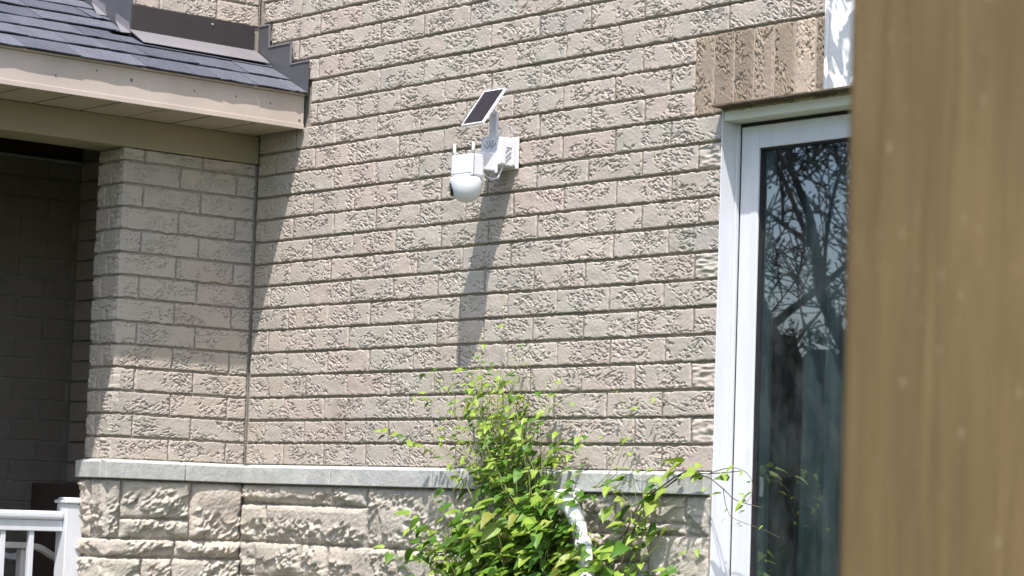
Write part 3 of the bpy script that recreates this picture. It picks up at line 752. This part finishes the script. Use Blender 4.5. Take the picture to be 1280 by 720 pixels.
mbw, mbg = MB(), MB()
for pts, rad, green in STEMS: (mbg if green else mbw).tube(pts, rad, 5)
mbw.build('stem', 'stem', pl); mbg.build('stem', 'stem_green', pl)
# the 300 leaves that show largest are objects, the others one mass
def score(p, size):
    v = p-Vector(CAM_LOC); dpt = v.dot(D_); px = FPX*v.dot(R_)/dpt; py = FPX*v.dot(U_)/dpt
    inside = abs(px) < 640 and abs(py) < 370
    return (size-.02*(p.y+.3)) if inside else -1
LEAVES.sort(key=lambda a: -score(a[0], a[2]))
rest = {False: MB(), True: MB()}
for i, (p, mt, size, lime) in enumerate(LEAVES):
    me = random.choice(LV3 if (i % 29 == 7) else (LV2 if lime else LV)); T = Matrix.Translation(p) @ mt @ Matrix.Scale(size, 4)
    if i < 300:
        o = bpy.data.objects.new('leaf', me); COL.objects.link(o); o.parent = pl; o.matrix_world = T
    else:
        rest[lime].add([T @ v.co for v in me.vertices], [tuple(f.vertices) for f in me.polygons])
for lime, mt in ((False, 'leaf'), (True, 'leaf_lime')):
    o = rest[lime].build('foliage', mt, pl); o['kind'] = 'stuff'
print('bricks', NBRICK[0], 'leaves', len(LEAVES))

dp = thing('drain_pipe', 'white jointed pipe curving down through the climbing plant leaves', 'pipe')
P = [(2.03, -.03, -.095), (2.045, -.08, -.097), (2.065, -.13, -.100), (2.095, -.14, -.112), (2.132, -.14, -.135), (2.165, -.14, -.185)]
MB().tube(P, [.030, .030, .031, .031, .029, .027], 14).build('elbow', 'pipe', dp, smooth=True)
MB().tube([(2.159, -.14, -.176), (2.187, -.14, -.245)], [.027, .025], 14).build('section', 'pipe', dp, smooth=True)
MB().tube([(2.183, -.14, -.236), (2.199, -.14, -.262)], .029, 14).build('collar', 'pipe', dp, smooth=True)
MB().tube([(2.195, -.14, -.256), (2.212, -.14, -.345)], .026, 14).build('section', 'pipe', dp, smooth=True)
MB().tube([(2.210, -.14, -.336), (2.215, -.14, -.372)], .029, 14).build('collar', 'pipe', dp, smooth=True)
MB().tube([(2.214, -.14, -.366), (2.227, -.14, -.7), (2.227, -.14, -1.62)], .028, 14).build('section', 'pipe', dp, smooth=True)

# ------------------------------------------------------------------ wooden post close to the camera
ps = thing('wooden_post', 'brown weathered wooden post close to the lens at the right edge', 'post')
fwd = Vector((D_.x, D_.y, 0)).normalized(); rt = Vector((fwd.y, -fwd.x, 0))
origin = Vector((7.256, -4.471, 0)); ang = math.atan2(rt.y, rt.x)-.17
o = MB().box(0, .15, 0, .15, -1.62, 1.3).build('timber', 'wood', ps, .006, seg=3)
o.location = origin; o.rotation_euler = (0, 0, ang)

# ------------------------------------------------------------------ trees in front of the house (they show in the glass)
def tree(name, label, base, h, r, seed, leafy, mat, group=None, twigs=4):
    rr = random.Random(seed); t = thing(name, label, 'tree', group); tb = MB(); cr = MB()
    def leafcl(p, n, s):
        for _ in range(n):
            c = p+Vector((rr.gauss(0, s*2.2), rr.gauss(0, s*2.2), rr.gauss(0, s*1.8)))
            a = Vector((rr.gauss(0, 1), rr.gauss(0, 1), rr.gauss(0, 1))).normalized(); b = a.orthogonal().normalized()
            cr.add([c-a*s, c-b*s*.5, c+a*s, c+b*s*.5], [(0, 1, 2, 3)])
    def branch(p, d, L, r0, lvl):
        pts = [p]; n = 6
        for i in range(n):
            d = (d+Vector((rr.gauss(0, .085), rr.gauss(0, .085), rr.gauss(0, .06)+.05*(lvl > 0)))).normalized(); p = p+d*L/n; pts.append(p)
        tb.tube(pts, [max(.0065, r0*(1-.6*i/n)) for i in range(n+1)], 7 if lvl < 2 else 4)
        if lvl >= twigs:
            if leafy: leafcl(p, leafy*2, .032)
            return
        for k in range(4 if lvl == 0 else 3):
            i = rr.randrange(2, n+1); a = rr.uniform(0, 6.28); s_ = rr.uniform(.5, .95)
            q = d.orthogonal().normalized(); q2 = d.cross(q)
            nd = (d*.75+(q*math.cos(a)+q2*math.sin(a))*s_).normalized()
            branch(pts[i], nd, L*rr.uniform(.55, .8), r0*(1-.6*i/n)*.65, lvl+1)
        if lvl: branch(p, d, L*.6, r0*.4, lvl+1)
    branch(Vector(base), Vector((rr.gauss(0, .04), rr.gauss(0, .04), 1)), h*.42, r, 0)
    tb.build('trunk', 'bark', t); o = cr.build('crown', mat, t) if cr.f else None
    return t
G = 'trees opposite the house'
tree('bare_tree', 'dark bare-branched tree mirrored in the upper window pane', (-5.0, -8.85, -1.62), 7.5, .21, 5, 0, 'far_leaf', G, 6)
tree('bare_tree', 'second bare tree mirrored left of the trunk in the window pane', (-7.6, -9.3, -1.62), 8.0, .15, 21, 1, 'far_leaf', G, 6)
tree('bare_tree', 'farther bare tree mirrored at the post side of the window pane', (-6.6, -11.6, -1.62), 8.5, .17, 33, 1, 'far_leaf', G, 6)
tree('leafy_tree', 'leafy tree mirrored at the left of the window pane behind the bare tree', (-10.6, -11.4, -1.62), 6.5, .2, 9, 5, 'far_leaf', G, 5)
hd = thing('hedge', 'clipped cedar hedge added to darken the reflection in the lower window pane', 'hedge')  # added out of view to darken what the lower pane reflects
mb = MB(); rr = random.Random(3)
for i in range(22000):
    t = rr.uniform(-7, 7); b = Vector((-7.0-t*.74, -9.9+t*.68, 0))+Vector((-.68, -.74, 0))*rr.uniform(-.1, .9)
    hgt = 2.0+.4*math.sin(t*1.7)+.2*math.sin(t*5.1)
    zz = -1.62+(hgt+1.62)*math.sqrt(rr.random()); p = Vector((b.x, b.y, zz))
    a = Vector((rr.gauss(0, .5), rr.gauss(0, .5), 1)).normalized(); c = a.orthogonal().normalized(); s_ = rr.uniform(.04, .085)
    mb.add([p-a*s_, p-c*s_*.5, p+a*s_, p+c*s_*.5], [(0, 1, 2, 3)])
o = mb.build('foliage', 'hedge_leaf', hd); o['kind'] = 'stuff'
co = MB()
for i in range(40):
    t = -7+14*i/39; b = Vector((-7.0-t*.74, -9.9+t*.68, 0))+Vector((-.68, -.74, 0))*.45; hgt = 1.75+.4*math.sin(t*1.7)+.2*math.sin(t*5.1)
    co.tube([b+Vector((0, 0, -1.62)), b+Vector((0, 0, -.2)), b+Vector((0, 0, hgt-.5)), b+Vector((0, 0, hgt))], [.33, .4, .33, .12], 9)
co.build('branch_mass', 'hedge_leaf', hd)
